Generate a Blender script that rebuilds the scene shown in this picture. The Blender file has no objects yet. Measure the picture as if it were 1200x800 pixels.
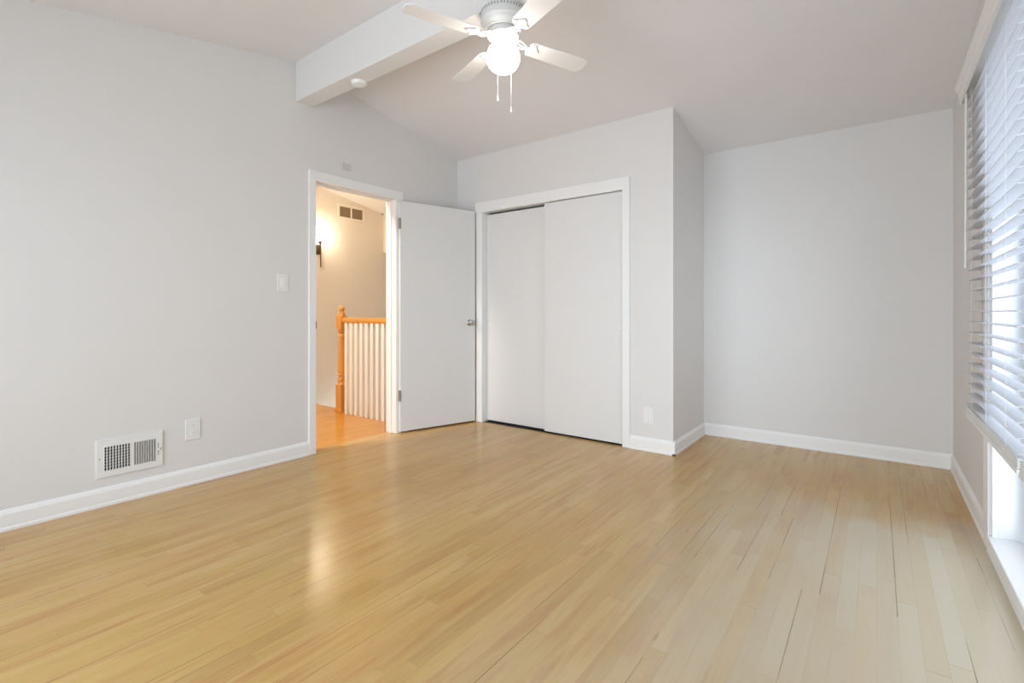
import bpy, bmesh, math
from mathutils import Vector, Matrix
PI = math.pi
S = bpy.context.scene
COL = S.collection

# ------------------------------------------------------------------ camera, world, lights, exposure
cam = bpy.data.cameras.new('camera'); cam_o = bpy.data.objects.new('camera', cam); COL.objects.link(cam_o)
cam_o.location = (0, 0, 1.045)
cam_o.rotation_euler = (PI / 2, 0, 0.6411)
cam.sensor_width = 36; cam.lens = 573.01 / 1200 * 36
cam.shift_y = -33.2 / 1200; cam.clip_start = 0.01
S.camera = cam_o

w = bpy.data.worlds.new('world'); S.world = w; w.use_nodes = True
bg = w.node_tree.nodes['Background']
bg.inputs[0].default_value = (0.81, 0.915, 1.02, 1)      # overcast sky, brightest behind the house
_nt = w.node_tree
_tc = _nt.nodes.new('ShaderNodeTexCoord'); _sp = _nt.nodes.new('ShaderNodeSeparateXYZ'); _mr = _nt.nodes.new('ShaderNodeMapRange')
_nt.links.new(_tc.outputs['Generated'], _sp.inputs[0]); _nt.links.new(_sp.outputs[1], _mr.inputs[0])
_mr.interpolation_type = 'SMOOTHSTEP'
SKY_REAR, SKY_SIDE = 5.9, 1.5
_mr.inputs[1].default_value = -0.95; _mr.inputs[2].default_value = -0.40
_mr.inputs[3].default_value = SKY_REAR; _mr.inputs[4].default_value = SKY_SIDE
_gr = _nt.nodes.new('ShaderNodeMapRange'); _gr.interpolation_type = 'SMOOTHSTEP'      # the ground outside is darker than the sky
_nt.links.new(_sp.outputs[2], _gr.inputs[0]); _gr.inputs[1].default_value = -0.08; _gr.inputs[2].default_value = 0.06
_gr.inputs[3].default_value = 0.75; _gr.inputs[4].default_value = 1.0
_mu = _nt.nodes.new('ShaderNodeMath'); _mu.operation = 'MULTIPLY'
_nt.links.new(_mr.outputs[0], _mu.inputs[0]); _nt.links.new(_gr.outputs[0], _mu.inputs[1]); _nt.links.new(_mu.outputs[0], bg.inputs[1])

def area(name, loc, size, rot, power=0, color=(1, 1, 1), portal=False):
    l = bpy.data.lights.new(name, 'AREA'); l.shape = 'RECTANGLE'; l.size, l.size_y = size
    l.energy = power; l.color = color
    if portal: l.cycles.is_portal = True
    o = bpy.data.objects.new(name, l); COL.objects.link(o); o.location = loc; o.rotation_euler = rot
    return o
# sky portals filling the window openings
area('window_portal', (0.575, 1.97, 1.09), (2.03, 1.98), (0, PI / 2, 0), portal=True)
area('added_window_portal', (-1.5, -1.33, 1.15), (3.3, 1.9), (PI / 2, 0, 0), portal=True)

S.view_settings.view_transform = 'Standard'; S.view_settings.look = 'None'
S.view_settings.gamma = 1; S.view_settings.use_curve_mapping = False
S.view_settings.exposure = 0.52
S.cycles.use_denoising = True
S.cycles.max_bounces = 12; S.cycles.diffuse_bounces = 8; S.cycles.glossy_bounces = 4
S.cycles.transparent_max_bounces = 12; S.cycles.transmission_bounces = 6
S.cycles.sample_clamp_indirect = 8

FAN_LAMP = (1.0, 0.93, 0.85)

# ------------------------------------------------------------------ room dimensions
XL, YC, YB, XC, XR = -3.36, 3.593, 4.383, -1.201, 0.409
YR, ZR, SL, SR = 1.957, 2.867, 0.195, -0.186
YREAR = -1.25
XH = -5.5           # far wall of the stair hall
def ceil_z(y): return ZR + (SL if y < YR else SR) * (y - YR)

# ------------------------------------------------------------------ materials
def mat(name, col, rough=0.5, spec=0.5, metal=0.0, bump=None, coat=0.0, var=0.0, vscale=3.0):
    m = bpy.data.materials.new(name); m.use_nodes = True
    nt = m.node_tree; b = nt.nodes['Principled BSDF']
    b.inputs['Base Color'].default_value = (*col, 1); b.inputs['Roughness'].default_value = rough
    b.inputs['Specular IOR Level'].default_value = spec; b.inputs['Metallic'].default_value = metal
    b.inputs['Coat Weight'].default_value = coat
    tc = nt.nodes.new('ShaderNodeTexCoord')
    if bump:
        n = nt.nodes.new('ShaderNodeTexNoise'); n.inputs['Scale'].default_value = bump[0]; n.inputs['Detail'].default_value = 3
        bp = nt.nodes.new('ShaderNodeBump'); bp.inputs['Strength'].default_value = bump[1]; bp.inputs['Distance'].default_value = 0.002
        nt.links.new(tc.outputs['Object'], n.inputs['Vector']); nt.links.new(n.outputs['Fac'], bp.inputs['Height'])
        nt.links.new(bp.outputs['Normal'], b.inputs['Normal'])
    if var:
        n = nt.nodes.new('ShaderNodeTexNoise'); n.inputs['Scale'].default_value = vscale; n.inputs['Detail'].default_value = 2
        mx = nt.nodes.new('ShaderNodeMix'); mx.data_type = 'RGBA'
        mx.inputs[6].default_value = (*[c * (1 - var) for c in col], 1); mx.inputs[7].default_value = (*[min(1, c * (1 + var)) for c in col], 1)
        nt.links.new(tc.outputs['Object'], n.inputs['Vector']); nt.links.new(n.outputs['Fac'], mx.inputs[0])
        nt.links.new(mx.outputs[2], b.inputs['Base Color'])
    return m

M = {}
M['wall'] = mat('wall_paint', (0.725, 0.713, 0.702), 0.75, 0.25, bump=(180, 0.12), var=0.015)
M['ceiling'] = mat('ceiling_paint', (0.80, 0.785, 0.79), 0.8, 0.2, bump=(180, 0.12), var=0.015)
M['hall'] = mat('hall_paint_lamplit', (0.72, 0.665, 0.58), 0.75, 0.25, bump=(180, 0.12), var=0.015)  # same wall paint with the hall's warm lamplight tinted into its colour
M['trim'] = mat('white_trim_paint', (0.84, 0.84, 0.835), 0.4, 0.4)
M['door'] = mat('white_door_paint', (0.74, 0.74, 0.735), 0.45, 0.4, var=0.01)
M['plastic'] = mat('white_plastic', (0.78, 0.78, 0.77), 0.35, 0.5)
M['fanwhite'] = mat('fan_white_enamel', (0.66, 0.66, 0.65), 0.4, 0.4)
M['bladewhite'] = mat('fan_blade_white', (0.84, 0.82, 0.81), 0.5, 0.3)
M['dark'] = mat('dark_gap', (0.03, 0.03, 0.03), 0.8, 0.2)
M['slot'] = mat('slot_grey', (0.25, 0.25, 0.25), 0.6, 0.3)
M['nickel'] = mat('brushed_nickel', (0.52, 0.50, 0.47), 0.32, 0.5, metal=1.0)
M['hinge'] = mat('aged_hinge', (0.34, 0.29, 0.26), 0.5, 0.5, metal=0.3)
M['bronze'] = mat('dark_bronze', (0.10, 0.055, 0.035), 0.45, 0.5, metal=0.6)
M['ventgrille'] = mat('tan_vent_louvres', (0.36, 0.27, 0.18), 0.6, 0.3)
M['hallvent'] = mat('hall_vent_frame', (0.78, 0.72, 0.62), 0.5, 0.3)
M['plate'] = mat('painted_over_plate', (0.62, 0.585, 0.565), 0.6, 0.3)
M['vinyl'] = mat('white_window_vinyl', (0.70, 0.71, 0.73), 0.35, 0.4)
M['carpet'] = mat('landing_floor', (0.35, 0.25, 0.16), 0.8, 0.2, var=0.1)

def emis(name, col, strength):
    m = bpy.data.materials.new(name); m.use_nodes = True; nt = m.node_tree
    nt.nodes.clear(); o = nt.nodes.new('ShaderNodeOutputMaterial'); e = nt.nodes.new('ShaderNodeEmission')
    e.inputs[0].default_value = (*col, 1); e.inputs[1].default_value = strength
    nt.links.new(e.outputs[0], o.inputs[0]); return m
M['globe'] = emis('lit_frosted_globe', FAN_LAMP, 14.0)
M['bulb'] = emis('lit_bulb', (1.0, 0.84, 0.60), 90.0)

def slat_mat():
    m = bpy.data.materials.new('white_blind_slat'); m.use_nodes = True; nt = m.node_tree
    b = nt.nodes['Principled BSDF']; b.inputs['Base Color'].default_value = (0.84, 0.85, 0.88, 1); b.inputs['Roughness'].default_value = 0.4
    t = nt.nodes.new('ShaderNodeBsdfTranslucent'); t.inputs[0].default_value = (0.84, 0.87, 0.93, 1)
    mx = nt.nodes.new('ShaderNodeMixShader'); mx.inputs[0].default_value = 0.32
    nt.links.new(b.outputs[0], mx.inputs[1]); nt.links.new(t.outputs[0], mx.inputs[2])
    nt.links.new(mx.outputs[0], nt.nodes['Material Output'].inputs[0]); return m
M['slat'] = slat_mat()

def glass_mat():
    m = bpy.data.materials.new('window_glass'); m.use_nodes = True; nt = m.node_tree
    nt.nodes.remove(nt.nodes['Principled BSDF'])
    t = nt.nodes.new('ShaderNodeBsdfTransparent'); g = nt.nodes.new('ShaderNodeBsdfGlossy'); g.inputs['Roughness'].default_value = 0.02
    f = nt.nodes.new('ShaderNodeLayerWeight'); f.inputs[0].default_value = 0.5
    pw = nt.nodes.new('ShaderNodeMath'); pw.operation = 'POWER'; pw.inputs[1].default_value = 5.0
    sc_ = nt.nodes.new('ShaderNodeMath'); sc_.operation = 'MULTIPLY_ADD'; sc_.inputs[1].default_value = 0.9; sc_.inputs[2].default_value = 0.04
    mx = nt.nodes.new('ShaderNodeMixShader')
    nt.links.new(f.outputs[1], pw.inputs[0]); nt.links.new(pw.outputs[0], sc_.inputs[0]); nt.links.new(sc_.outputs[0], mx.inputs[0]); nt.links.new(t.outputs[0], mx.inputs[1]); nt.links.new(g.outputs[0], mx.inputs[2])
    nt.links.new(mx.outputs[0], nt.nodes['Material Output'].inputs[0]); return m
M['glass'] = glass_mat()

def wood_floor(name='maple_strip_floor', tint=(1.05, 0.92, 0.68)):
    m = bpy.data.materials.new(name); m.use_nodes = True; nt = m.node_tree; L = nt.links
    b = nt.nodes['Principled BSDF']
    def math_(op, a, b_=None, c=None):
        n = nt.nodes.new('ShaderNodeMath'); n.operation = op
        for i, v in enumerate((a, b_, c)):
            if v is None: continue
            if isinstance(v, (int, float)): n.inputs[i].default_value = v
            else: L.new(v, n.inputs[i])
        return n.outputs[0]
    def comb(x, y, z=0.0):
        n = nt.nodes.new('ShaderNodeCombineXYZ')
        for i, v in enumerate((x, y, z)):
            if isinstance(v, (int, float)): n.inputs[i].default_value = v
            else: L.new(v, n.inputs[i])
        return n.outputs[0]
    def white(v):
        n = nt.nodes.new('ShaderNodeTexWhiteNoise'); n.noise_dimensions = '3D'; L.new(v, n.inputs['Vector']); return n.outputs['Value']
    def noise(v, scale, detail=3, rough=0.5):
        n = nt.nodes.new('ShaderNodeTexNoise'); n.inputs['Scale'].default_value = scale; n.inputs['Detail'].default_value = detail
        n.inputs['Roughness'].default_value = rough; L.new(v, n.inputs['Vector']); return n.outputs['Fac']
    def ramp(v, stops):
        n = nt.nodes.new('ShaderNodeValToRGB'); r = n.color_ramp
        while len(r.elements) > 1: r.elements.remove(r.elements[-1])
        r.elements[0].position = stops[0][0]; r.elements[0].color = (*stops[0][1], 1)
        for p, c in stops[1:]:
            e = r.elements.new(p); e.color = (*c, 1)
        L.new(v, n.inputs[0]); return n.outputs[0]
    def mix(f, a, c, typ='MIX'):
        n = nt.nodes.new('ShaderNodeMix'); n.data_type = 'RGBA'; n.blend_type = typ
        for i, v in ((0, f), (6, a), (7, c)):
            if isinstance(v, (int, float)): n.inputs[i].default_value = v
            elif isinstance(v, tuple): n.inputs[i].default_value = (*v, 1)
            else: L.new(v, n.inputs[i])
        return n.outputs[2]
    tc = nt.nodes.new('ShaderNodeTexCoord'); sp = nt.nodes.new('ShaderNodeSeparateXYZ'); L.new(tc.outputs['Object'], sp.inputs[0])
    X, Y = sp.outputs[0], sp.outputs[1]
    W = 0.057
    xs = math_('DIVIDE', X, W); row = math_('FLOOR', xs); fx = math_('FRACT', xs)
    off = math_('MULTIPLY', white(comb(row, 3.3)), 7.0)
    ys = math_('ADD', math_('DIVIDE', Y, 1.05), off); brd = math_('FLOOR', ys); fy = math_('FRACT', ys)
    rnd = white(comb(row, brd, 1.0)); rnd2 = white(comb(row, brd, 9.0))
    base = ramp(rnd, [(0.0, (0.44, 0.30, 0.115)), (0.3, (0.50, 0.36, 0.145)), (0.6, (0.54, 0.395, 0.175)), (0.85, (0.51, 0.34, 0.145)), (1.0, (0.58, 0.43, 0.22))])
    # soft blotches: pale worn areas, rosy and yellow streaks
    bl = noise(comb(math_('MULTIPLY', X, 1.0), math_('MULTIPLY', Y, 0.45)), 1.6, 3)
    pale = ramp(bl, [(0.45, (0, 0, 0)), (0.70, (1, 1, 1))])
    base = mix(math_('MULTIPLY', pale, 0.45), base, (0.60, 0.50, 0.31))
    rosy = noise(comb(math_('MULTIPLY', X, 3.0), math_('MULTIPLY', Y, 1.0), 8.0), 1.3, 4)
    base = mix(math_('MULTIPLY', ramp(rosy, [(0.50, (0, 0, 0)), (0.66, (1, 1, 1))]), 0.45), base, (0.50, 0.31, 0.14))
    st = noise(comb(math_('MULTIPLY', X, 20.0), math_('MULTIPLY', Y, 1.8), math_('MULTIPLY', rnd, 30.0)), 1.0, 4, 0.6)
    base = mix(math_('MULTIPLY', ramp(st, [(0.50, (0, 0, 0)), (0.68, (1, 1, 1))]), 0.8), base, (0.44, 0.25, 0.11))
    st2 = noise(comb(math_('MULTIPLY', X, 9.0), math_('MULTIPLY', Y, 0.9), math_('MULTIPLY', rnd2, 30.0)), 1.0, 3)
    base = mix(math_('MULTIPLY', ramp(st2, [(0.5, (0, 0, 0)), (0.7, (1, 1, 1))]), 0.5), base, (0.54, 0.40, 0.14))
    gr = noise(comb(math_('MULTIPLY', X, 160.0), math_('MULTIPLY', Y, 7.0), math_('MULTIPLY', rnd, 50.0)), 1.0, 4)
    base = mix(0.22, base, ramp(gr, [(0.3, (0.55, 0.50, 0.45)), (0.65, (1, 1, 1))]), 'MULTIPLY')
    # joints: thin everywhere, opened and dark along some boards
    ex = math_('MINIMUM', fx, math_('SUBTRACT', 1.0, fx))
    rowr = white(comb(math_('FLOOR', math_('ADD', xs, 0.5)), 5.0, math_('FLOOR', math_('MULTIPLY', Y, 1.4))))
    wide = math_('MULTIPLY', math_('GREATER_THAN', rowr, 0.72), 0.8)
    jx = math_('LESS_THAN', ex, 0.028)
    jstr = math_('ADD', 0.16, wide)
    ey = math_('MINIMUM', fy, math_('SUBTRACT', 1.0, fy))
    jy = math_('MULTIPLY', math_('LESS_THAN', ey, 0.0016), 0.4)
    joint = math_('MINIMUM', math_('ADD', math_('MULTIPLY', jx, jstr), jy), 1.0)
    jn = noise(comb(math_('MULTIPLY', X, 3.0), math_('MULTIPLY', Y, 2.0)), 1.5, 2)
    joint = math_('MULTIPLY', joint, ramp(jn, [(0.35, (0.25, 0.25, 0.25)), (0.6, (1, 1, 1))]))
    base = mix(math_('MULTIPLY', joint, 0.75), base, (0.20, 0.11, 0.05))
    # small knots and specks
    vo = nt.nodes.new('ShaderNodeTexVoronoi'); vo.inputs['Scale'].default_value = 2.6
    L.new(comb(X, math_('MULTIPLY', Y, 0.75)), vo.inputs['Vector'])
    kn = ramp(vo.outputs['Distance'], [(0.0, (1, 1, 1)), (0.018, (0.8, 0.8, 0.8)), (0.045, (0, 0, 0))])
    base = mix(math_('MULTIPLY', kn, 0.6), base, (0.18, 0.09, 0.04))
    v2 = nt.nodes.new('ShaderNodeTexVoronoi'); v2.inputs['Scale'].default_value = 4.3
    L.new(comb(math_('MULTIPLY', X, 1.6), math_('MULTIPLY', Y, 0.35), 4.0), v2.inputs['Vector'])
    sp_ = ramp(v2.outputs['Distance'], [(0.0, (1, 1, 1)), (0.02, (0.7, 0.7, 0.7)), (0.05, (0, 0, 0))])
    base = mix(math_('MULTIPLY', sp_, 0.45), base, (0.22, 0.12, 0.06))
    base = mix(1.0, base, tint, 'MULTIPLY')
    if name.startswith('maple'):      # window light painted into the colour: boards paler near the window
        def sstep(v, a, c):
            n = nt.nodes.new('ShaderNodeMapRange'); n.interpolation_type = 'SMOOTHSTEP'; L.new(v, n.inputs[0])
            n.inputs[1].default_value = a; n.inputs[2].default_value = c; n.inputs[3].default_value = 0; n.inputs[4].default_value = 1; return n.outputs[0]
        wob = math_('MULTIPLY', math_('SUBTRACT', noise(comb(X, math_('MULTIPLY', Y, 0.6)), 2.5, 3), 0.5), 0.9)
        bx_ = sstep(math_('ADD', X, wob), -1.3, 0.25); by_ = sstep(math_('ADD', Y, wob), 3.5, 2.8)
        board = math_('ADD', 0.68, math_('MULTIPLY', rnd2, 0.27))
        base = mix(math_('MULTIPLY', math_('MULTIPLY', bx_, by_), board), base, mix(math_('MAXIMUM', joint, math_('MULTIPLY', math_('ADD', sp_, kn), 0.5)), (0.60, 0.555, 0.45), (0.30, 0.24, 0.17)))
    L.new(base, b.inputs['Base Color'])
    rg = noise(comb(math_('MULTIPLY', X, 1.0), Y), 5.0, 3)
    L.new(math_('ADD', 0.19, math_('MULTIPLY', rg, 0.08)), b.inputs['Roughness'])
    b.inputs['Specular IOR Level'].default_value = 0.5
    bp = nt.nodes.new('ShaderNodeBump'); bp.inputs['Strength'].default_value = 0.06; bp.inputs['Distance'].default_value = 0.002
    hg = math_('SUBTRACT', 1.0, jx)
    L.new(hg, bp.inputs['Height']); L.new(bp.outputs['Normal'], b.inputs['Normal'])
    return m
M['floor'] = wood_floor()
M['hallfloor'] = wood_floor('amber_strip_floor', (1.12, 0.76, 0.30))  # same strip floor, tinted more amber for the hall

def rail_wood():
    m = bpy.data.materials.new('golden_oak'); m.use_nodes = True; nt = m.node_tree; b = nt.nodes['Principled BSDF']
    tc = nt.nodes.new('ShaderNodeTexCoord'); mp = nt.nodes.new('ShaderNodeMapping'); mp.inputs['Scale'].default_value = (40, 40, 4)
    n = nt.nodes.new('ShaderNodeTexNoise'); n.inputs['Scale'].default_value = 1.0; n.inputs['Detail'].default_value = 4
    mx = nt.nodes.new('ShaderNodeMix'); mx.data_type = 'RGBA'
    mx.inputs[6].default_value = (0.50, 0.22, 0.04, 1); mx.inputs[7].default_value = (0.66, 0.34, 0.08, 1)
    nt.links.new(tc.outputs['Object'], mp.inputs[0]); nt.links.new(mp.outputs[0], n.inputs['Vector']); nt.links.new(n.outputs['Fac'], mx.inputs[0])
    nt.links.new(mx.outputs[2], b.inputs['Base Color']); b.inputs['Roughness'].default_value = 0.35
    return m
M['oak'] = rail_wood()

# ------------------------------------------------------------------ mesh helpers
def box(bm, x0, x1, y0, y1, z0, z1, mtx=None):
    vs = [bm.verts.new((x, y, z)) for x in (x0, x1) for y in (y0, y1) for z in (z0, z1)]
    for f in ((0, 1, 3, 2), (4, 6, 7, 5), (0, 4, 5, 1), (2, 3, 7, 6), (0, 2, 6, 4), (1, 5, 7, 3)):
        bm.faces.new([vs[i] for i in f])
    if mtx is not None:
        for v in vs: v.co = mtx @ v.co
    return vs
def prism(bm, pts, a, b, axis, mtx=None):
    """extrude a 2-D outline between a and b along an axis ('x': pts are y,z; 'y': x,z; 'z': x,y)"""
    def P(p, t):
        return (t, p[0], p[1]) if axis == 'x' else (p[0], t, p[1]) if axis == 'y' else (p[0], p[1], t)
    A = [bm.verts.new(P(p, a)) for p in pts]; B = [bm.verts.new(P(p, b)) for p in pts]
    n = len(pts); bm.faces.new(A); bm.faces.new(B[::-1])
    for i in range(n): bm.faces.new((A[i], A[(i + 1) % n], B[(i + 1) % n], B[i]))
    if mtx is not None:
        for v in A + B: v.co = mtx @ v.co
def lathe(bm, prof, seg=32, loc=(0, 0, 0), mtx=None, sq=False):
    """prof: (r, z) list from top to bottom, closed at both ends"""
    rings = []
    allv = []
    for r, z in prof:
        ring = [bm.verts.new((r * math.cos(2 * PI * i / seg), r * math.sin(2 * PI * i / seg), z)) for i in range(seg)]
        rings.append(ring); allv += ring
    for A, B in zip(rings, rings[1:]):
        for i in range(seg): bm.faces.new((A[i], A[(i + 1) % seg], B[(i + 1) % seg], B[i]))
    bm.faces.new(rings[0]); bm.faces.new(rings[-1][::-1])
    T = Matrix.Translation(Vector(loc)) @ (mtx if mtx is not None else Matrix())
    for v in allv: v.co = T @ v.co
def tube(bm, pts, r, seg=10):
    pts = [Vector(p) for p in pts]; rings = []
    for i, p in enumerate(pts):
        d = (pts[min(i + 1, len(pts) - 1)] - pts[max(i - 1, 0)]).normalized()
        up = Vector((0, 0, 1)) if abs(d.z) < 0.9 else Vector((1, 0, 0))
        a = d.cross(up).normalized(); b = d.cross(a)
        rings.append([bm.verts.new(p + r * (math.cos(2 * PI * k / seg) * a + math.sin(2 * PI * k / seg) * b)) for k in range(seg)])
    for A, B in zip(rings, rings[1:]):
        for k in range(seg): bm.faces.new((A[k], A[(k + 1) % seg], B[(k + 1) % seg], B[k]))
    bm.faces.new(rings[0]); bm.faces.new(rings[-1][::-1])
def obj(name, bm, m, parent=None, bevel=0.0, smooth=False, seg=2):
    bmesh.ops.recalc_face_normals(bm, faces=bm.faces)
    me = bpy.data.meshes.new(name); bm.to_mesh(me); bm.free()
    me.materials.append(m)
    o = bpy.data.objects.new(name, me); COL.objects.link(o)
    if smooth:
        for p in me.polygons: p.use_smooth = True
    if bevel:
        md = o.modifiers.new('bevel', 'BEVEL'); md.width = bevel; md.segments = seg; md.limit_method = 'ANGLE'; md.angle_limit = 0.6
    if smooth:
        md = o.modifiers.new('split', 'EDGE_SPLIT'); md.split_angle = 0.7
    if parent:
        o.parent = parent; o.matrix_parent_inverse = parent.matrix_basis.inverted()
    return o
def tag(o, label, cat, group=None, kind=None):
    o['label'] = label; o['category'] = cat
    if group: o['group'] = group
    if kind: o['kind'] = kind
    return o
def empty(name, loc, label, cat, group=None, kind=None, rz=0.0):
    o = bpy.data.objects.new(name, None); COL.objects.link(o); o.location = loc; o.rotation_euler = (0, 0, rz)
    o.empty_display_size = 0.1
    return tag(o, label, cat, group, kind)
def struct(name, bm, m, label, cat, bevel=0.0):
    return tag(obj(name, bm, m, None, bevel), label, cat, kind='structure')
N = bmesh.new
TOP = 0.06

# ------------------------------------------------------------------ floor, ceiling, beam
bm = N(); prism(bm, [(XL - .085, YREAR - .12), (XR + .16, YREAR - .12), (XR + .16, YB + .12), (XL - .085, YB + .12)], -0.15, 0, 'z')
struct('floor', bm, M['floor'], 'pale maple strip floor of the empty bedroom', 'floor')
bm = N(); box(bm, XH - .12, XL - .085, YREAR - .12, 3.17, -0.15, 0)
struct('floor_hall', bm, M['hallfloor'], 'amber wood strip floor of the stair hall beyond the doorway', 'floor')
bm = N(); prism(bm, [(YREAR - .12, ceil_z(YREAR - .12)), (YR, ZR), (5.8, ceil_z(5.8)), (5.8, ceil_z(5.8) + .15), (YR, ZR + .15), (YREAR - .12, ceil_z(YREAR - .12) + .15)], XH - .12, XR + .16, 'x')
struct('ceiling', bm, M['ceiling'], 'vaulted grey-white ceiling sloping down both sides of the beam', 'ceiling')
bm = N(); box(bm, XL, XR, 1.892, 2.021, 2.571, ZR + .03)
struct('trim_beam', bm, M['wall'], 'boxed ridge beam painted wall colour under the vaulted ceiling', 'beam', 0.003)

# ------------------------------------------------------------------ walls
bm = N()
prism(bm, [(YREAR - .12, 0), (2.025, 0), (2.025, 2.05), (2.82, 2.05), (2.82, 0), (3.17, 0), (3.17, -1.75), (5.7, -1.75), (5.7, ceil_z(5.7) + TOP), (YR, ZR + TOP), (YREAR - .12, ceil_z(YREAR - .12) + TOP)], XL - .12, XL, 'x')
struct('wall_left', bm, M['wall'], 'long greige wall on the left with the open doorway', 'wall')
ztop = ceil_z(YC) + TOP
bm = N()
prism(bm, [(XL, 0), (-3.05, 0), (-3.05, 2.03), (-1.576, 2.03), (-1.576, 0), (XC, 0), (XC, ztop - .01), (XL, ztop - .01)], YC, YC + .11, 'y')
struct('wall_closet', bm, M['wall'], 'greige wall around the sliding closet with an outlet at its right', 'wall')
bm = N(); prism(bm, [(YC + .11, 0), (YB, 0), (YB, ceil_z(YB) + TOP), (YC + .11, ceil_z(YC + .11) + TOP)], XC - .10, XC, 'x')
struct('wall_alcove', bm, M['wall'], 'short return wall between the closet front and the alcove back', 'wall')
bm = N(); box(bm, XL, XR, YB, YB + .12, 0, ceil_z(YB) + .08)
struct('wall_back', bm, M['wall'], 'plain greige back wall of the alcove beside the window', 'wall')
WY0, WY1, WZ0, WZ1 = 0.98, 2.965, 0.0, 2.10        # big right-hand window opening
bm = N()
prism(bm, [(WY1, 0), (YB + .12, 0), (YB + .12, ceil_z(YB + .12) + TOP), (YR, ZR + TOP), (YREAR - .12, ceil_z(YREAR - .12) + TOP), (YREAR - .12, 0), (WY0, 0), (WY0, WZ1), (WY1, WZ1)], XR, XR + .15, 'x')
struct('wall_right', bm, M['wall'], 'greige window wall on the right side of the room', 'wall')
bm = N()
zr0 = ceil_z(YREAR)
box(bm, XH - .12, -3.05, YREAR - .12, YREAR, 0, zr0 + .04); box(bm, 0.15, XR, YREAR - .12, YREAR, 0, zr0 + .04)
box(bm, -3.05, 0.15, YREAR - .12, YREAR, 0, 0.25); box(bm, -3.05, 0.15, YREAR - .12, YREAR, 2.08, zr0 + .04)
struct('wall_rear', bm, M['wall'], 'greige wall behind the viewer with a wide window added for fill light', 'wall')
# hall
bm = N(); prism(bm, [(YREAR, -1.75), (5.7, -1.75), (5.7, ceil_z(5.7) + TOP), (YR, ZR + TOP), (YREAR, ceil_z(YREAR) + TOP)], XH - .12, XH, 'x')
struct('wall_hall', bm, M['hall'], 'stair hall wall, tinted tan for lamplight, seen through the open doorway', 'wall')
bm = N(); box(bm, XH, XL - .12, 5.58, 5.7, -1.75, ceil_z(5.6) + .05)
struct('wall_stairwell', bm, M['hall'], 'end wall tinted tan for lamplight, at the bottom of the stairwell', 'wall')
bm = N(); prism(bm, [(4.38, 1.885), (4.60, 1.885), (4.60, ceil_z(4.60) + .03), (4.38, ceil_z(4.38) + .03)], XH, XL - .12, 'x')
struct('trim_bulkhead', bm, M['hall'], 'cream bulkhead hanging above the stairs at the right of the doorway view', 'bulkhead')
bm = N(); box(bm, XH, XL - .12, 3.05, 5.58, -1.75, -1.6)
struct('floor_landing', bm, M['carpet'], 'lower landing floor down in the stairwell', 'floor')

# ------------------------------------------------------------------ baseboards
BH = 0.101
def base_profile(): return [(0, 0), (0.018, 0), (0.018, 0.012), (0.014, 0.02), (0.014, BH - .022), (0.008, BH - .006), (0.004, BH), (0, BH)]
def baseboard(name, p0, p1, nrm, label):
    bm = N(); (x0, y0), (x1, y1) = p0, p1
    A = []; B = []
    for d, z in base_profile():
        A.append(bm.verts.new((x0 + nrm[0] * d, y0 + nrm[1] * d, z))); B.append(bm.verts.new((x1 + nrm[0] * d, y1 + nrm[1] * d, z)))
    n = len(A); bm.faces.new(A); bm.faces.new(B[::-1])
    for i in range(n): bm.faces.new((A[i], A[(i + 1) % n], B[(i + 1) % n], B[i]))
    return struct(name, bm, M['trim'], label, 'baseboard')
baseboard('baseboard_left', (XL, YREAR), (XL, 1.990), (1, 0), 'white baseboard along the left wall under the vent register')
baseboard('baseboard_door', (XL, 2.885), (XL, YC), (1, 0), 'short white baseboard behind the open door leaf')
baseboard('baseboard_closet', (-1.536, YC), (XC + .018, YC), (0, -1), 'short white baseboard right of the closet below the outlet')
baseboard('baseboard_alcove', (XC, YC - .018), (XC, YB), (1, 0), 'white baseboard on the alcove return wall')
baseboard('baseboard_back', (XC, YB), (XR, YB), (0, -1), 'white baseboard along the alcove back wall')
baseboard('baseboard_right', (XR, YB), (XR, 3.082), (-1, 0), 'white baseboard between the back corner and the window casing')

# ------------------------------------------------------------------ bedroom doorway
bm = N()
box(bm, XL, XL + .016, 1.990, 2.045, 0, 2.035); box(bm, XL, XL + .016, 2.800, 2.868, 0, 2.035)
box(bm, XL, XL + .018, 1.990, 2.875, 2.030, 2.106)
box(bm, XL - .12, XL, 2.025, 2.045, 0, 2.05); box(bm, XL - .12, XL, 2.800, 2.820, 0, 2.05); box(bm, XL - .12, XL, 2.045, 2.80, 2.03, 2.05)
box(bm, XL - .075, XL - .04, 2.045, 2.057, 0, 2.03); box(bm, XL - .075, XL - .04, 2.788, 2.80, 0, 2.03); box(bm, XL - .075, XL - .04, 2.057, 2.788, 2.018, 2.03)
dt = struct('trim_doorway', bm, M['trim'], 'white casing and jamb framing the open bedroom doorway', 'door casing', 0.0025)
bm = N(); box(bm, XL - .025, XL + .0175, 2.0425, 2.0475, 0.93, 0.985); obj('strike_plate', bm, M['bronze'], dt)

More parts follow.
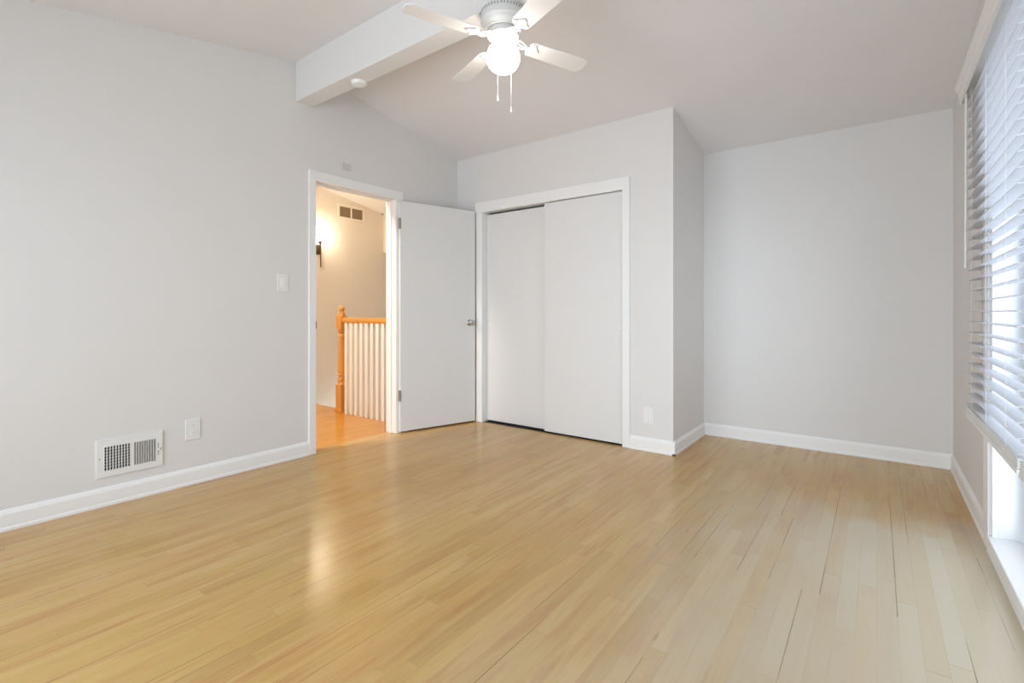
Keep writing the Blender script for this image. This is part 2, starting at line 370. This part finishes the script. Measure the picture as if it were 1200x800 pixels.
pv = Vector((-3.322, 2.822)); en = Vector((-3.096, 3.556)); ang = math.atan2((en - pv).y, (en - pv).x); LL = (en - pv).length
door = empty('door_1', (pv.x, pv.y, 0), 'white flush bedroom door swung open against the closet wall', 'door', kind='structure', rz=ang)
DM = Matrix.Translation((pv.x, pv.y, 0)) @ Matrix.Rotation(ang, 4, 'Z')
bpy.context.view_layer.update()
def dobj(name, bm, m, **k):
    o = obj(name, bm, m, None, **k); o.parent = door; return o      # built in the door's own frame
bm = N(); box(bm, 0.003, LL, 0.0, 0.035, 0.014, 2.022); dobj('door_leaf', bm, M['door'], bevel=0.002)
for zc in (0.327, 1.826):
    bm = N(); box(bm, -0.012, 0.010, -0.0035, 0.0, zc - .047, zc + .047)
    lathe(bm, [(0.0062, .048), (0.0062, -.048)], 12, (-0.004, -0.006, zc))
    dobj('hinge', bm, M['hinge'])
bm = N(); RX = Matrix.Rotation(PI / 2, 4, 'X')
kx = LL - 0.062
lathe(bm, [(0.032, 0.0), (0.032, 0.004), (0.027, 0.009), (0.013, 0.012), (0.012, 0.030), (0.019, 0.036), (0.0265, 0.045), (0.0275, 0.054), (0.022, 0.062), (0.010, 0.064)], 28, (kx, 0, 0.955), RX)
dobj('door_knob', bm, M['nickel'], smooth=True)
bm = N(); lathe(bm, [(0.032, 0.0), (0.030, 0.006), (0.012, 0.012), (0.012, 0.022), (0.027, 0.032), (0.0, 0.042)], 24, (kx, 0.035, 0.955), Matrix.Rotation(-PI / 2, 4, 'X'))
dobj('door_knob', bm, M['nickel'], smooth=True)

# ------------------------------------------------------------------ sliding closet
bm = N()
box(bm, -3.105, -3.03, YC - .016, YC, 0, 2.012); box(bm, -1.596, -1.536, YC - .016, YC, 0, 2.012)
box(bm, -3.115, -1.536, YC - .018, YC, 2.010, 2.106)
box(bm, -3.05, -3.03, YC, YC + .11, 0, 2.03); box(bm, -1.596, -1.576, YC, YC + .11, 0, 2.03); box(bm, -3.03, -1.596, YC, YC + .11, 2.012, 2.03)
struct('trim_closet', bm, M['trim'], 'white casing and header board around the sliding closet', 'closet casing', 0.0025)
bm = N(); box(bm, -3.028, -2.30, YC + .055, YC + .085, 0.016, 1.992)
d2 = struct('door_2', bm, M['door'], 'left white sliding closet panel, recessed behind the other', 'closet door', 0.002)
bm = N(); box(bm, -2.337, -1.598, YC + .012, YC + .042, 0.014, 2.006)
d3 = struct('door_3', bm, M['door'], 'right white sliding closet panel, running in front', 'closet door', 0.002)
for par, px, py in ((d2, -2.985, YC + .055), (d3, -1.630, YC + .012)):
    bm = N(); RXm = Matrix.Rotation(PI / 2, 4, 'X') @ Matrix.Scale(2.0, 4, (0, 1, 0)) 
    lathe(bm, [(0.0115, 0.0), (0.0115, 0.0022), (0.0085, 0.0028), (0.0075, 0.0008), (0.001, 0.0006)], 20, (px, py, 0.935), RXm)
    obj('finger_pull', bm, M['plastic'], par, smooth=True)
bm = N(); box(bm, -3.028, -1.598, YC + .012, YC + .09, 0.0005, 0.003)  # black strip stands in for the shade under the closet doors
struct('trim_gap_shade', bm, M['dark'], 'dark strip painting the shade in the gap under the closet doors', 'track')

# ------------------------------------------------------------------ window wall: frame, sill, panes
def window_right():
    root = empty('window_1', (XR, 2.0, 0), 'tall white window bank reaching almost to the floor on the right wall', 'window', kind='structure')
    bm = N(); box(bm, XR - .02, XR, WY1, WY1 + .115, 0, WZ1 + .065); box(bm, XR - .02, XR, WY0 - .065, WY0, 0, WZ1 + .065)
    box(bm, XR - .02, XR, WY0, WY1, WZ1, WZ1 + .065); obj('casing', bm, M['trim'], root, 0.003)
    bm = N(); box(bm, XR - .024, XR + .15, WY0, WY1, 0.0, 0.075); obj('sill', bm, M['trim'], root, 0.004)
    bm = N(); t = .018
    box(bm, XR, XR + .15, WY1 - t, WY1, .075, WZ1); box(bm, XR, XR + .15, WY0, WY0 + t, .075, WZ1); box(bm, XR, XR + .15, WY0 + t, WY1 - t, WZ1 - t, WZ1)
    box(bm, XR - .010, XR + .010, WY1 - .028, WY1 - t + .002, .075, WZ1 - t)                       # small stop that makes the groove at the casing
    obj('jamb', bm, M['vinyl'], root, 0.002)
    units = 2; span = (WY1 - t - WY0 - t) / units
    for k in range(units):
        y0 = WY0 + t + k * span; y1 = y0 + span
        bm = N(); xa, xb = XR + .095, XR + .125; s = .05
        box(bm, xa, xb, y0, y0 + s, .075, WZ1 - t); box(bm, xa, xb, y1 - s, y1, .075, WZ1 - t)
        box(bm, xa, xb, y0 + s, y1 - s, .075, .075 + s); box(bm, xa, xb, y0 + s, y1 - s, WZ1 - t - s, WZ1 - t); box(bm, xa, xb, y0 + s, y1 - s, 0.80, 0.85)
        box(bm, xa - .008, xa, y0 + s - .014, y0 + s, .075 + s - .014, WZ1 - t - s); box(bm, xa - .008, xa, y1 - s, y1 - s + .014, .075 + s - .014, WZ1 - t - s)
        box(bm, xa - .008, xa, y0 + s, y1 - s, .075 + s - .014, .075 + s)
        fr = obj('sash', bm, M['vinyl'], root, 0.002)
        bm = N(); box(bm, xa + .013, xa + .017, y0 + s, y1 - s, .075 + s, 0.80); box(bm, xa + .013, xa + .017, y0 + s, y1 - s, .85, WZ1 - t - s)
        obj('pane', bm, M['glass'], fr)
window_right()
def added_rear_window():  # unseen window, added to let fill light into the room
    root = empty('added_window', (-1.45, YREAR, .25), 'wide white window added unseen behind the viewer for fill light', 'window', kind='structure')
    bm = N(); x0, x1, z0, z1, s = -3.05, .15, .25, 2.08, .05
    ya, yb = YREAR - .10, YREAR - .06
    for x in (x0, -2.0 , -.95, x1 - s): box(bm, x, x + s, ya, yb, z0, z1)
    box(bm, x0, x1, ya, yb, z0, z0 + s); box(bm, x0, x1, ya, yb, z1 - s, z1)
    obj('sash', bm, M['vinyl'], root)
    bm = N(); box(bm, x0 + s, x1 - s, ya + .018, ya + .022, z0 + s, z1 - s); obj('pane', bm, M['glass'], root)
added_rear_window()

# ------------------------------------------------------------------ venetian blinds
BXF, BXB = 0.355, 0.401
def blind(y0, y1, label, wand_y, bot=0.535):
    root = empty('window_blind', ((BXF + BXB) / 2, (y0 + y1) / 2, bot), label, 'blind', 'white slatted blinds across the window bank')
    vb = 2.083
    bm = N()
    prof = [(.335, vb), (.328, vb + .004), (.328, vb + .026), (.324, vb + .034), (.324, vb + .058), (.318, vb + .066), (.314, vb + .078), (.314, vb + .087), (.338, vb + .087), (.338, vb)]
    prism(bm, prof, y0 - .006, y1 + .006, 'y')
    for yy in (y0 - .006, y1): prism(bm, [(.338, vb + .002), (.388, vb + .002), (.388, vb + .085), (.338, vb + .085)], yy, yy + .006, 'y')
    obj('valance', bm, M['plastic'], root)
    bm = N(); box(bm, .342, .387, y0 + .002, y1 - .002, vb + .028, vb + .080); obj('headrail', bm, M['plastic'], root, 0.002)
    bm = N(); p = .0503; n = 29; z = bot + .065
    zs = []
    while z < vb + .02:
        zs.append(z); z += p
    tilt = math.radians(-3)
    for z in zs:
        T = Matrix.Translation(((BXF + BXB) / 2, 0, z)) @ Matrix.Rotation(tilt, 4, 'Y')
        h = (BXB - BXF) / 2
        prism(bm, [(-h, -.0012), (-h * .4, .0004), (h * .4, .0004), (h, -.0012), (h, .0014), (h * .4, .003), (-h * .4, .003), (-h, .0014)], y0, y1, 'y', T)
    obj('slats', bm, M['slat'], root)
    bm = N()
    for k in range(7): box(bm, BXF + .0015 * (k % 2), BXB, y0 + .002 * (k % 3), y1 - .002 * (k % 3), bot + .020 + k * .0046, bot + .0243 + k * .0046 )
    obj('stacked_slats', bm, M['plastic'], root)
    bm = N(); box(bm, BXF - .002, BXB + .002, y0, y1, bot, bot + .018); obj('bottom_rail', bm, M['plastic'], root, 0.003)
    L = y1 - y0
    for fy in (y1 - .17, (y0 + y1) / 2, y0 + .17):
        bm = N()
        for x in (BXF - .0015, BXB + .0015): tube(bm, [(x, fy, bot + .005), (x, fy, vb + .03)], .0008, 6)
        for z in zs: tube(bm, [(BXF - .0015, fy, z - .0035), (BXB + .0015, fy, z - .0035)], .0006, 5)
        obj('ladder_cord', bm, M['plastic'], root)
    bm = N(); tube(bm, [(.347, wand_y, vb + .04), (.340, wand_y, vb - .01), (.338, wand_y, 1.275)], .0048, 10); tube(bm, [(.338, wand_y, 1.28), (.338, wand_y, 1.258)], .0062, 10)
    obj('tilt_wand', bm, M['plastic'], root, smooth=True)
    bm = N(); tube(bm, [(.405, y1 - .04, vb + .03), (.404, y1 - .04, bot + .16), (.40, y1 - .035, bot - .02)], .0010, 6)
    lathe(bm, [(.002, .03), (.005, .02), (.0065, 0), (.004, -.003)], 12, (.40, y1 - .035, bot - .045))
    obj('lift_cord', bm, M['plastic'], root)
    return root
blind(2.19, 3.285, 'white horizontal blind at the far end of the window, nearest the back corner', 3.155)
blind(1.06, 2.16, 'white horizontal blind in the middle of the window, cut by the right photo edge', 1.955)

# ------------------------------------------------------------------ ceiling fan
FX, FY = -1.516, 1.957
fan = empty('ceiling_fan', (FX, FY, 2.571), 'white four-blade hugger ceiling fan with one lit globe under the beam', 'ceiling fan')
bm = N(); lathe(bm, [(.104, 2.571), (.112, 2.562), (.114, 2.530), (.114, 2.512), (.108, 2.505), (.106, 2.498), (.098, 2.484), (.092, 2.478), (.090, 2.470), (.060, 2.468)], 48, (FX, FY, 0))
hs = obj('motor_housing', bm, M['fanwhite'], fan, smooth=True)
bm = N()
for k in range(44):
    a = 2 * PI * k / 44
    box(bm, .1135, .1148, -.0022, .0022, 2.545, 2.556, Matrix.Translation((FX, FY, 0)) @ Matrix.Rotation(a, 4, 'Z'))
obj('vent_slots', bm, M['slot'], hs)
bm = N(); lathe(bm, [(.060, 2.469), (.078, 2.466), (.080, 2.456), (.078, 2.440), (.058, 2.434), (.045, 2.432)], 40, (FX, FY, 0))
obj('flywheel', bm, M['fanwhite'], fan, smooth=True)
bm = N(); lathe(bm, [(.040, 2.436), (.043, 2.430), (.043, 2.412), (.047, 2.408), (.047, 2.398), (.030, 2.396)], 36, (FX, FY, 0))
obj('switch_housing', bm, M['fanwhite'], fan, smooth=True)
bm = N()
prof = []
for i in range(17):
    t = i / 16; a = PI * (0.16 + 0.84 * t)
    r = .0845 * max(0.0, math.sin(a)) ** 0.85; z = 2.335 + .073 * math.cos(a)
    prof.append((max(r, .001), z))
lathe(bm, prof, 40, (FX, FY, 0)); gl = obj('globe', bm, M['globe'], fan, smooth=True)
gl['label'] = 'lit frosted glass globe'
BZ = 2.424
def blade_shape(bm, T):
    # outline of a blade along +x, rounded root, chamfered tip
    pts = [(.150, -.030), (.158, -.043), (.178, -.050), (.30, -.054), (.485, -.058), (.497, -.056), (.520, -.030), (.520, .030), (.497, .056), (.485, .058), (.30, .054), (.178, .050), (.158, .043), (.150, .030)]
    prism(bm, pts, 0, .006, 'z', T)
for k in range(4):
    a = math.radians(67.7) + k * PI / 2
    R0 = Matrix.Translation((FX, FY, BZ)) @ Matrix.Rotation(a, 4, 'Z')
    T = R0 @ Matrix.Rotation(math.radians(-9), 4, 'X')
    bm = N(); blade_shape(bm, T); bl = obj('blade', bm, M['bladewhite'], fan, 0.0015)
    bm = N()
    # openwork iron: two curved arms from the flywheel to a trefoil plate under the blade root
    for s in (-1, 1):
        tube(bm, [R0 @ Vector((.070, s * .010, .018)), R0 @ Vector((.092, s * .026, .010)), R0 @ Vector((.118, s * .022, .002)), R0 @ Vector((.140, s * .010, -.002)), R0 @ Vector((.165, s * .020, -.003))], .0048, 8)
    tube(bm, [R0 @ Vector((.066, 0, .020)), R0 @ Vector((.105, 0, .004)), R0 @ Vector((.150, 0, -.002))], .0045, 8)
    for cx, cy in ((.168, -.028), (.168, .028), (.195, 0)):
        lathe(bm, [(.015, -.001), (.016, -.004), (.013, -.006), (.004, -.006)], 18, (0, 0, 0), T @ Matrix.Translation((cx, cy, 0)))
    prism(bm, [(.150, -.028), (.175, -.036), (.205, -.008), (.205, .008), (.175, .036), (.150, .028)], -.004, -.0005, 'z', T)
    obj('blade_iron', bm, M['fanwhite'], bl)
fw = Vector((-math.sin(.6411), math.cos(.6411))); rt = Vector((math.cos(.6411), math.sin(.6411)))
for dr, zb in ((-.030, 2.155), (.040, 2.095)):
    q = Vector((FX, FY)) + rt * dr
    p1 = q + fw * .052; p2 = q + fw * .092
    bm = N(); tube(bm, [(p1.x, p1.y, 2.437), (p1.x, p1.y, 2.425), (p2.x, p2.y, 2.375), (p2.x, p2.y, zb + .03)], .0011, 6)
    lathe(bm, [(.0015, .034), (.0035, .028), (.0045, .014), (.0068, .004), (.005, 0)], 14, (p2.x, p2.y, zb))
    obj('pull_chain', bm, M['fanwhite'], fan)

# round cover on the beam's underside
bm = N(); lathe(bm, [(.050, 2.571), (.050, 2.562), (.044, 2.553), (.030, 2.549), (.005, 2.548)], 32, (-2.745, 1.985, 0))
tag(obj('detector_cover', bm, M['trim'], None, smooth=True), 'small round white cover fixed under the ceiling beam near the doorway', 'detector')

# ------------------------------------------------------------------ wall plates
def frame_L(y, z):      # on the left wall: local x -> +y, local y -> out of wall (+x), local z up
    return Matrix(((0, 1, 0, XL), (1, 0, 0, y), (0, 0, 1, z), (0, 0, 0, 1)))
def frame_C(x, z):      # on the closet wall: local x -> +x, local y -> out of wall (-y)
    return Matrix(((1, 0, 0, x), (0, -1, 0, YC), (0, 0, 1, z), (0, 0, 0, 1)))
def outlet(F, label):
    root = empty('electrical_outlet', F.translation, label, 'outlet', 'white wall outlets')
    bm = N(); box(bm, -.0415, .0415, 0, .006, -.0635, .0635, F); obj('cover_plate', bm, M['plastic'], root, 0.003)
    for dz in (-.0215, .0215):
        bm = N(); pts = [(.0165 * math.copysign(abs(math.cos(t)) ** .6, math.cos(t)), .0145 * math.copysign(abs(math.sin(t)) ** .6, math.sin(t)) + dz) for t in [2 * PI * i / 24 for i in range(24)]]
        prism(bm, pts, .004, .0085, 'y', F); rc = obj('receptacle', bm, M['trim'], root)
        bm = N()
        box(bm, -.0075, -.0052, .0084, .0090, dz - .001, dz + .008, F); box(bm, .0052, .0075, .0084, .0090, dz - .001, dz + .007, F)
        lathe(bm, [(.0026, 0), (.0026, .0006)], 12, (0, 0, 0), F @ Matrix.Translation((0, .0084, dz - .0075)) @ Matrix.Rotation(-PI / 2, 4, 'X'))
        obj('slots', bm, M['slot'], rc)
    bm = N(); lathe(bm, [(.0035, 0), (.003, .0012)], 12, (0, 0, 0), F @ Matrix.Translation((0, .006, 0)) @ Matrix.Rotation(-PI / 2, 4, 'X')); obj('screw', bm, M['trim'], root)
outlet(frame_L(1.231, .335), 'white duplex outlet on the left wall just right of the vent register')
outlet(frame_C(-1.388, .270), 'white duplex outlet on the narrow wall right of the closet')
def switch():
    F = frame_L(1.798, 1.258)
    root = empty('light_switch', F.translation, 'white rocker light switch on the left wall beside the doorway', 'light switch')
    bm = N(); box(bm, -.041, .041, 0, .006, -.066, .066, F); obj('cover_plate', bm, M['plastic'], root, 0.003)
    bm = N(); prism(bm, [(.004, -.034), (.0075, -.034), (.011, .034), (.004, .034)], -.0165, .0165, 'x', F); obj('rocker', bm, M['trim'], root, 0.001)
    for dz in (-.048, .048):
        bm = N(); lathe(bm, [(.0032, 0), (.003, .001)], 10, (0, 0, 0), F @ Matrix.Translation((0, .006, dz)) @ Matrix.Rotation(-PI / 2, 4, 'X'))
        obj('screw', bm, M['trim'], root)
switch()
F = frame_L(2.314, 2.199)
bp_ = empty('blank_cover', F.translation, 'small square blank plate painted wall colour above the doorway', 'cover plate')
bm = N(); box(bm, -.041, .041, 0, .007, -.028, .028, F); obj('plate', bm, M['plate'], bp_, 0.003)
bm = N(); box(bm, -.028, -.006, .007, .0085, -.016, .016, F); box(bm, .006, .028, .007, .0085, -.016, .016, F); obj('raised_panels', bm, M['plate'], bp_, 0.001)

# ------------------------------------------------------------------ supply register low on the left wall
def register():
    y0, y1, z0, z1 = .768, 1.071, .156, .357
    root = empty('vent_register', (XL, .92, z0), 'white wall register with two banks of upright louvres near the floor', 'vent')
    banks = ((.800, .917), (.934, 1.040)); a0, a1 = .190, .318
    bm = N(); X0, X1 = XL, XL + .009
    box(bm, X0, X1, y0, banks[0][0], z0, z1); box(bm, X0, X1, banks[0][1], banks[1][0], z0, z1); box(bm, X0, X1, banks[1][1], y1, z0, z1)
    for b0, b1 in banks: box(bm, X0, X1, b0, b1, z0, a0); box(bm, X0, X1, b0, b1, a1, z1)
    obj('face_frame', bm, M['plastic'], root)
    bm = N()
    for b0, b1 in banks: box(bm, XL + .0002, XL + .0012, b0, b1, a0, a1)
    obj('duct_opening', bm, M['dark'], root)
    for i, (b0, b1) in enumerate(banks):
        bm = N(); n = 9
        for k in range(n + 1):
            y = b0 + (b1 - b0) * k / n
            T = Matrix.Translation((XL + .006, y, 0)) @ Matrix.Rotation(math.radians(8 if i == 0 else -52), 4, 'Z')
            box(bm, -.0045 if i == 0 else -.0062, .0045 if i == 0 else .0062, -.0016 if i == 0 else -.0007, .0016 if i == 0 else .0007, a0, a1, T)
        if i == 0:
            for k in range(1, 8):
                z = a0 + (a1 - a0) * k / 8; box(bm, XL + .0012, XL + .0022, b0, b1, z - .0012, z + .0012)
        obj('louvres', bm, M['plastic'], root)
    bm = N(); box(bm, XL + .009, XL + .0095, 1.0475, 1.0515, .222, .290); ls = obj('lever_slot', bm, M['slot'], root)
    bm = N(); box(bm, XL + .0095, XL + .020, 1.048, 1.053, .250, .262); obj('lever', bm, M['plastic'], root, 0.001)
    for y in (y0 + .013, y1 - .010):
        bm = N(); lathe(bm, [(.0035, 0), (.003, .001)], 10, (0, 0, 0), Matrix.Translation((XL + .009, y, .257)) @ Matrix.Rotation(PI / 2, 4, 'Y'))
        obj('screw', bm, M['slot'], root)
register()

# ------------------------------------------------------------------ stair hall: railing, return vent, sconce
NX, NY = -4.525, 3.06
rl = empty('stair_railing', (NX, NY, 0), 'golden oak newel and handrail over white balusters seen through the doorway', 'railing')
bm = N(); h = .045
def sqbox(z0, z1, hh, ch=.006):
    pts = [(-hh + ch, -hh), (hh - ch, -hh), (hh, -hh + ch), (hh, hh - ch), (hh - ch, hh), (-hh + ch, hh), (-hh, hh - ch), (-hh, -hh + ch)]
    prism(bm, [(NX + x, NY + y) for x, y in pts], z0, z1, 'z')
sqbox(0, .035, .054); sqbox(.035, .295, h); sqbox(.880, 1.022, h)
lathe(bm, [(.030, .884), (.030, .872), (.040, .862), (.040, .848), (.029, .838), (.026, .826), (.036, .812), (.036, .800), (.030, .788), (.033, .70), (.037, .56), (.040, .46), (.041, .43), (.034, .415), (.040, .402), (.040, .392), (.030, .380), (.030, .368), (.041, .352), (.041, .336), (.030, .322), (.033, .308), (.042, .296), (.042, .29)], 28, (NX, NY, 0))
lathe(bm, [(.004, 1.124), (.018, 1.121), (.029, 1.108), (.032, 1.090), (.028, 1.072), (.018, 1.060), (.018, 1.052), (.034, 1.044), (.036, 1.030), (.036, 1.018)], 28, (NX, NY, 0))
nw = obj('newel_post', bm, M['oak'], rl, smooth=True)
bm = N(); prof = [(NY - .022, .942), (NY + .022, .942), (NY + .030, .958), (NY + .030, .980), (NY + .020, .996), (NY, 1.000), (NY - .020, .996), (NY - .030, .980), (NY - .030, .958)]
prism(bm, prof, NX + h, XL - .12, 'x'); obj('handrail', bm, M['oak'], rl, smooth=True)
first = None
for k in range(11):
    x = -4.425 + k * .085
    if first is None:
        bm = N(); box(bm, x - .0215, x + .0215, NY - .0215, NY + .0215, 0, .943); first = obj('baluster', bm, M['trim'], rl, 0.0015)
    else:
        c = first.copy(); COL.objects.link(c); c.parent = rl; c.matrix_parent_inverse = first.matrix_parent_inverse.copy(); c.location = first.location + Vector((k * .085, 0, 0))

vt = empty('return_vent', (XH, 3.857, 2.27), 'tan two-panel air vent high on the stair hall wall', 'vent')
def frame_H(y, z): return Matrix(((0, 1, 0, XH), (1, 0, 0, y), (0, 0, 1, z), (0, 0, 0, 1)))
F = frame_H(3.857, 2.347)
bm = N(); hw, hh = .200, .095; gw, gh = .172, .066
box(bm, -hw, hw, 0, .010, gh, hh, F); box(bm, -hw, hw, 0, .010, -hh, -gh, F); box(bm, -hw, -gw, 0, .010, -gh, gh, F); box(bm, gw, hw, 0, .010, -gh, gh, F); box(bm, -.010, .010, 0, .010, -gh, gh, F)
obj('face_frame', bm, M['hallvent'], vt)
bm = N()
for x0, x1 in ((-gw, -.010), (.010, gw)):
    box(bm, x0, x1, .0005, .002, -gh, gh, F)
    for k in range(13):
        z = -gh + .005 + k * (2 * gh - .01) / 12
        prism(bm, [(.002, z + .003), (.008, z - .003), (.008, z - .0015), (.002, z + .0045)], x0, x1, 'x', F)
obj('louvres', bm, M['ventgrille'], vt)

sc = empty('wall_sconce', (XH, 3.365, 1.62), 'dark bronze wall sconce with a glowing lamp at the left edge of the doorway', 'wall lamp')
bm = N(); box(bm, XH, XH + .02, 3.30, 3.405, 1.765, 1.885); obj('back_plate', bm, M['bronze'], sc, 0.004)
bm = N(); tube(bm, [(XH + .02, 3.352, 1.82), (XH + .06, 3.352, 1.80), (XH + .10, 3.352, 1.82), (XH + .10, 3.352, 1.90)], .007); tube(bm, [(XH + .02, 3.395, 1.83), (XH + .045, 3.395, 1.83)], .006); tube(bm, [(XH + .045, 3.395, 1.61), (XH + .045, 3.395, 1.945)], .0075)
lathe(bm, [(.012, 1.955), (.012, 1.940)], 12, (XH + .045, 3.395, 0))
obj('arm', bm, M['bronze'], sc)
bm = N(); lathe(bm, [(.03, 1.915), (.033, 1.908), (.016, 1.895), (.010, 1.885)], 20, (XH + .10, 3.352, 0)); obj('lamp_cup', bm, M['bronze'], sc, smooth=True)
bm = N(); lathe(bm, [(.004, 2.09), (.018, 2.075), (.030, 2.04), (.034, 2.00), (.028, 1.955), (.016, 1.915)], 20, (XH + .10, 3.352, 0)); b_ = obj('glass_shade', bm, M['bulb'], sc, smooth=True); b_['label'] = 'lit glass shade'
bm = N(); tube(bm, [(XH, 4.345, 2.425), (XH + .02, 4.345, 2.425), (XH + .03, 4.345, 2.412), (XH + .02, 4.345, 2.400)], .006, 8)
tag(obj('wall_hook', bm, M['bronze']), 'tiny dark hook at the top right of the tan hall wall', 'hook')

# lamp added out of sight beside the doorway to light the hall
hl = empty('hall_fill_lamp', (-3.78, 1.25, ceil_z(1.25)), 'flush round lamp added unseen in the stair hall for fill light', 'ceiling lamp')
bm = N(); zc = ceil_z(1.25); lathe(bm, [(.14, zc + .03), (.14, zc - .05), (.12, zc - .055)], 32, (-3.78, 1.25, 0)); obj('base', bm, M['plastic'], hl)
bm = N(); lathe(bm, [(.12, zc - .055), (.125, zc - .08), (.10, zc - .12), (.05, zc - .14), (.005, zc - .145)], 32, (-3.78, 1.25, 0))
M['hall_fill'] = emis('hall_fill_diffuser', (1.0, 0.85, 0.66), 250.0)
obj('diffuser', bm, M['hall_fill'], hl, smooth=True)
